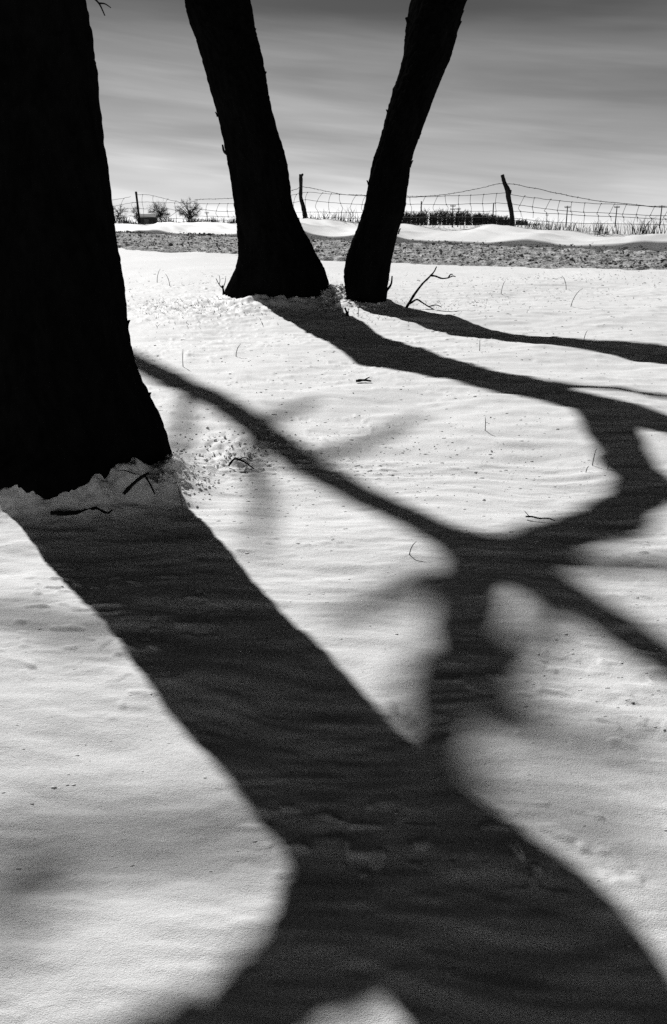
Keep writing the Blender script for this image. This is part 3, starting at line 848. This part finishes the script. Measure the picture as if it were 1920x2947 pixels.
ICO = np.array([(0, 0, 1), (.894, 0, .447), (.276, .851, .447), (-.724, .526, .447), (-.724, -.526, .447), (.276, -.851, .447), (.724, .526, -.447), (-.276, .851, -.447), (-.894, 0, -.447), (-.276, -.851, -.447), (.724, -.526, -.447), (0, 0, -1)])
ICF = np.array([(0, 1, 2), (0, 2, 3), (0, 3, 4), (0, 4, 5), (0, 5, 1), (1, 6, 2), (2, 7, 3), (3, 8, 4), (4, 9, 5), (5, 10, 1), (6, 7, 2), (7, 8, 3), (8, 9, 4), (9, 10, 5), (10, 6, 1), (7, 6, 11), (8, 7, 11), (9, 8, 11), (10, 9, 11), (6, 10, 11)])


def pebbles(name, P, size, mat, label, cat, height, squash=(1, 0.9, 0.65)):
    n = len(P)
    S = size[:, None, None] * (1 + 0.35 * rng.normal(0, 1, (n, 12, 1)).clip(-1.3, 1.3)) * np.array(squash) * ICO[None]
    V = P[:, None, :] + S + np.array([0, 0, 1.0]) * (size * height)[:, None, None]
    F = (ICF[None] + 12 * np.arange(n)[:, None, None]).reshape(-1, 3)
    o = mesh_obj(name, V.reshape(-1, 3), F, mat)
    tag(o, label, cat, kind='stuff')


def crumbs():
    spots = [((-0.52, 4.05), (0.17, 0.18), 260, .007), ((0.05, 8.35), (0.14, 0.3), 240, .018), ((0.2, 7.72), (0.2, 0.1), 90, .012), ((-0.70, 3.66), (0.07, 0.12), 200, .006), ((0.3, 4.0), (0.7, 0.4), 260, .0035), ((0.2, 5.6), (1.2, 1.0), 160, .005)]
    Ps, Ss = [], []
    for (cx, cy), (wx, wy), num, s in spots:
        x, y = cx + rng.normal(0, wx, num), cy + rng.normal(0, wy, num)
        Ps.append(np.stack([x, y, ground_height(x, y)], -1)); Ss.append(s * rng.lognormal(-0.25, 0.35, num))
    pebbles('snow_crumbs', np.vstack(Ps), np.concatenate(Ss), M_ICE, 'loose crumbs of snow crust scattered over the yard snow', 'snow crumbs', 0.25)


crumbs()


def flecks():
    """bits of broken wind crust, tilted up out of the surface, in drifts"""
    Ps, Ss = [], []
    for (cx, cy), (wx, wy), num, s in (((0.25, 3.95), (0.55, 0.30), 420, .0052), ((-0.35, 3.3), (0.3, 0.35), 90, .005), ((1.05, 2.15), (0.30, 0.2), 110, .0048), ((0.6, 3.2), (1.0, 0.7), 260, .0042), ((-0.75, 1.95), (0.3, 0.45), 110, .0036), ((0.7, 1.7), (0.4, 0.3), 50, .0036),
                                       ((0.3, 5.6), (1.3, 0.9), 420, .0062), ((-1.2, 5.0), (0.5, 0.6), 120, .006), ((1.6, 7.2), (1.2, 0.8), 260, .008), ((-1.3, 9.6), (0.8, 1.2), 200, .010), ((2.6, 9.6), (1.5, 1.2), 300, .010)):
        x, y = cx + rng.normal(0, wx, num), cy + rng.normal(0, wy, num)
        Ps.append(np.stack([x, y, ground_height(x, y)], -1)); Ss.append(0.8 * s * rng.lognormal(-0.15, 0.3, num))
    pebbles('crust_flecks', np.vstack(Ps), np.concatenate(Ss), M_ICE, 'small flecks of broken wind crust lying in drifts on the snow', 'snow crust', -0.1, (1.9, 0.7, 0.65))


flecks()


def stones():
    num = 4500
    c = rng.uniform(ROAD_IN - 0.1, ROAD_OUT, num); t = rng.uniform(-26, 0, num)
    x, y = at_road(c, t)
    pebbles('road_stones', np.stack([x, y, base_height(x, y) + 0.04], -1), 0.014 * rng.lognormal(0, 0.4, num), M_STONE, 'stones and frozen clods strewn over the gravel road', 'stones', 0.2)
    num = 700
    c = ROAD_OUT - 0.55 + rng.normal(0, 0.10, num); t = rng.uniform(-26, 0, num)
    x, y = at_road(c, t)
    keep = ((noise2(t / 1.6, t * 0 + 5, 3) > 0.3) & (t < -15)) | ((t > -20.6) & (t < -18.8))
    pebbles('earth_clods', np.stack([x, y, base_height(x, y) + 0.05], -1)[keep], (0.017 * rng.lognormal(0, 0.35, num))[keep], M_POST, 'dark clods of earth along the far edge of the road', 'clods', 0.3)


stones()

# ------------------------------------------------------------------ far across the fields
FAR_Z = EYE_Z - 1.1


def far_tree(x, y, top, width, label, seed, levels=5):
    rnd = np.random.default_rng(seed)
    e = empty('bare_tree', (x, y, FAR_Z)); tag(e, label, 'tree', 'far trees beyond the fence')
    H = top - FAR_Z
    tr, cr = Geo(), Geo()
    trunk_top = np.array([x, y, FAR_Z + 0.30 * H])
    tr.tube([(x, y, FAR_Z - 0.3), (x + 0.05, y, FAR_Z + 0.15 * H), trunk_top], [0.30, 0.24, 0.2], 7)
    tr.build('trunk', M_FAR, e)
    cen = np.array([x, y, FAR_Z + 0.62 * H]); ext = np.array([width / 2, width / 2, 0.39 * H])

    # limbs reach from the trunk to points spread through the crown, and each ends in a spray of twigs
    for _ in range(16 + 24 * (levels - 4) + 14):
        d = rnd.normal(0, 1, 3); d /= np.linalg.norm(d)
        tip = cen + d * ext * rnd.uniform(0.55, 0.95) ** 0.5
        st = trunk_top + [0, 0, rnd.uniform(-0.06, 0.28) * H]
        mid = (st * 0.5 + tip * 0.5) + rnd.normal(0, 0.25, 3) + [0, 0, 0.25]
        cr.tube([st, mid, tip], [0.11, 0.06, 0.025], 4, cap=False)
        for _ in range(14):
            q = mid + (tip - mid) * rnd.uniform(0.1, 1.05)
            u = (tip - mid) / np.linalg.norm(tip - mid) + rnd.normal(0, 0.7, 3); u /= np.linalg.norm(u)
            ln = rnd.uniform(0.5, 1.25)
            k2 = q + u * ln
            cr.tube([q, k2], [0.022, 0.012], 3, cap=False)
            for _ in range(2):
                u2 = u + rnd.normal(0, 0.6, 3); cr.tube([q + u * ln * 0.5, q + u * ln * 0.5 + u2 * ln * 0.5], [0.014, 0.009], 3, cap=False)
    cr.build('crown', M_FAR, e)


far_tree(-75.8, 300, 8.2, 7.0, 'thin bare tree on the horizon closest to the nearest trunk', 1, 4)
far_tree(-71.5, 310, 7.6, 4.0, 'smallest bare tree on the horizon, just left of the thin fence post', 6, 4)
far_tree(-55.0, 270, 8.0, 7.0, 'round bare tree on the horizon directly beside the dark shed', 2)
far_tree(-45.8, 270, 8.8, 8.5, 'fullest round bare tree on the horizon, left of the middle trunk', 3)

shed = empty('field_shed', (-55.7, 255, FAR_Z)); tag(shed, 'low dark shed on the horizon behind the fence at the left', 'shed')
g = Geo(); g.box((-58.2, 253.5, FAR_Z - .2), (-53.4, 256.5, 3.3)); g.build('wall', M_SHED, shed)
g = Geo(); g.poly([(-58.5, 253.1, 3.25), (-53.1, 253.1, 3.25), (-53.1, 256.9, 3.25), (-58.5, 256.9, 3.25), (-58.5, 255, 4.2), (-53.1, 255, 4.2)], [(0, 1, 5, 4), (2, 3, 4, 5), (0, 4, 3), (1, 2, 5), (0, 3, 2, 1)])
g.build('roof', M_ROOF, shed)
g = Geo(); g.box((-56.6, 253.40, FAR_Z), (-55.2, 253.497, 2.7)); g.build('door', M_ROOF, shed)

POLES = [('tall bare pole on the horizon above the dark wood', 18.6, 180, 5.92, 0), ('pole with two crossarms standing before the dark wood', 33.7, 240, 6.5, 2), ('short pole just right of the pole with two crossarms', 38.2, 260, 6.0, 1),
         ('bare pole on the horizon just left of the crooked fence post', 37.6, 200, 5.95, 0), ('crossarm pole on the horizon, first tall one right of the crooked post', 60.5, 220, 5.8, 1), ('crossarm pole on the horizon, second tall one right of the crooked post', 76.6, 230, 6.0, 1),
         ('crossarm pole on the horizon at the right edge', 81.0, 210, 5.7, 1), ('small far crossarm pole nearest the crooked fence post on its right', 105.7, 420, 5.7, 1), ('crossarm pole on the horizon between the round trees and the middle trunk', -44.6, 300, 5.4, 1)]
for label, x, y, top, arms in POLES:
    e = empty('utility_pole', (x, y, FAR_Z)); tag(e, label, 'pole', 'utility poles on the horizon')
    g = Geo(); g.tube([(x, y, FAR_Z - .3), (x - 0.05, y, (FAR_Z + top) / 2), (x - 0.08, y, top)], [0.17, 0.14, 0.12], 8); g.build('shaft', M_POST, e)
    for k in range(arms):
        z = top - 0.45 - 0.9 * k
        g = Geo(); g.box((x - 0.8, y - .08, z - .07), (x + 0.64, y + .08, z + .07)); arm = g.build('crossarm', M_POST, e)
        for dx in (-0.74, -0.4, 0.26, 0.58):
            g = Geo(); g.tube([(x + dx, y, z + .1), (x + dx, y, z + .2), (x + dx, y, z + .38)], [0.05, 0.10, 0.06], 6); g.build('insulator', M_POST, arm)


def wood_mass():
    g = Geo()
    rnd = np.random.default_rng(77)
    top_x = [20, 37, 54, 69, 84, 94, 104, 112]; top_z = [8.6, 8.7, 9.2, 9.4, 7.7, 6.2, 4.2, 3.0]
    for _ in range(420):
        x = rnd.uniform(22, 110); y = 480 + rnd.uniform(-14, 14)
        H = (np.interp(x, top_x, top_z) - FAR_Z) * rnd.uniform(0.66, 1.0) * (1.06 + 0.13 * math.sin(x * 0.9) * math.sin(x * 0.37 + 1) + 0.07 * math.sin(x * 2.1))
        g.tube([(x, y, FAR_Z - .2), (x + rnd.normal(0, .2), y, FAR_Z + H * .5)], [0.2, 0.12], 4, cap=False)
        for _ in range(40):
            a = rnd.uniform(0, 6.28); h0 = rnd.uniform(0.05, 0.72) * H; ln = rnd.uniform(0.12, 0.34) * H
            p = np.array([x, y, FAR_Z + h0]); d = np.array([math.cos(a) * .7, math.sin(a) * .7, rnd.uniform(0.25, 1.2)]); d /= np.linalg.norm(d)
            g.tube([p, p + d * ln], [0.10, 0.035], 3, cap=False)
    for _ in range(500):
        x = rnd.uniform(22, 114); y = 470 + rnd.uniform(-8, 8); h = rnd.uniform(0.6, 1.6)
        p = np.array([x, y, FAR_Z]); g.tube([p, p + [rnd.normal(0, .5), 0, h]], [0.16, 0.06], 3, cap=False)
    o = g.build('far_wood', M_FAR); tag(o, 'dark belt of leafless wood on the horizon right of the slim tree', 'wood', kind='stuff')


wood_mass()


def scrub():
    g = Geo(); rnd = np.random.default_rng(78)
    for _ in range(1500):
        x = rnd.uniform(-85, -30); y = 262 + rnd.uniform(-5, 5); h = rnd.uniform(0.5, 1.7) * (1 + 0.7 * math.sin(x * 0.7) * math.sin(x * .23))
        p = np.array([x, y, FAR_Z]); g.tube([p, p + [rnd.normal(0, .5), 0, max(h, .3) + 0.7]], [0.10, 0.04], 3, cap=False)
    o = g.build('field_scrub', M_FAR); tag(o, 'low leafless scrub along the horizon under the far round trees', 'scrub', kind='stuff')


scrub()
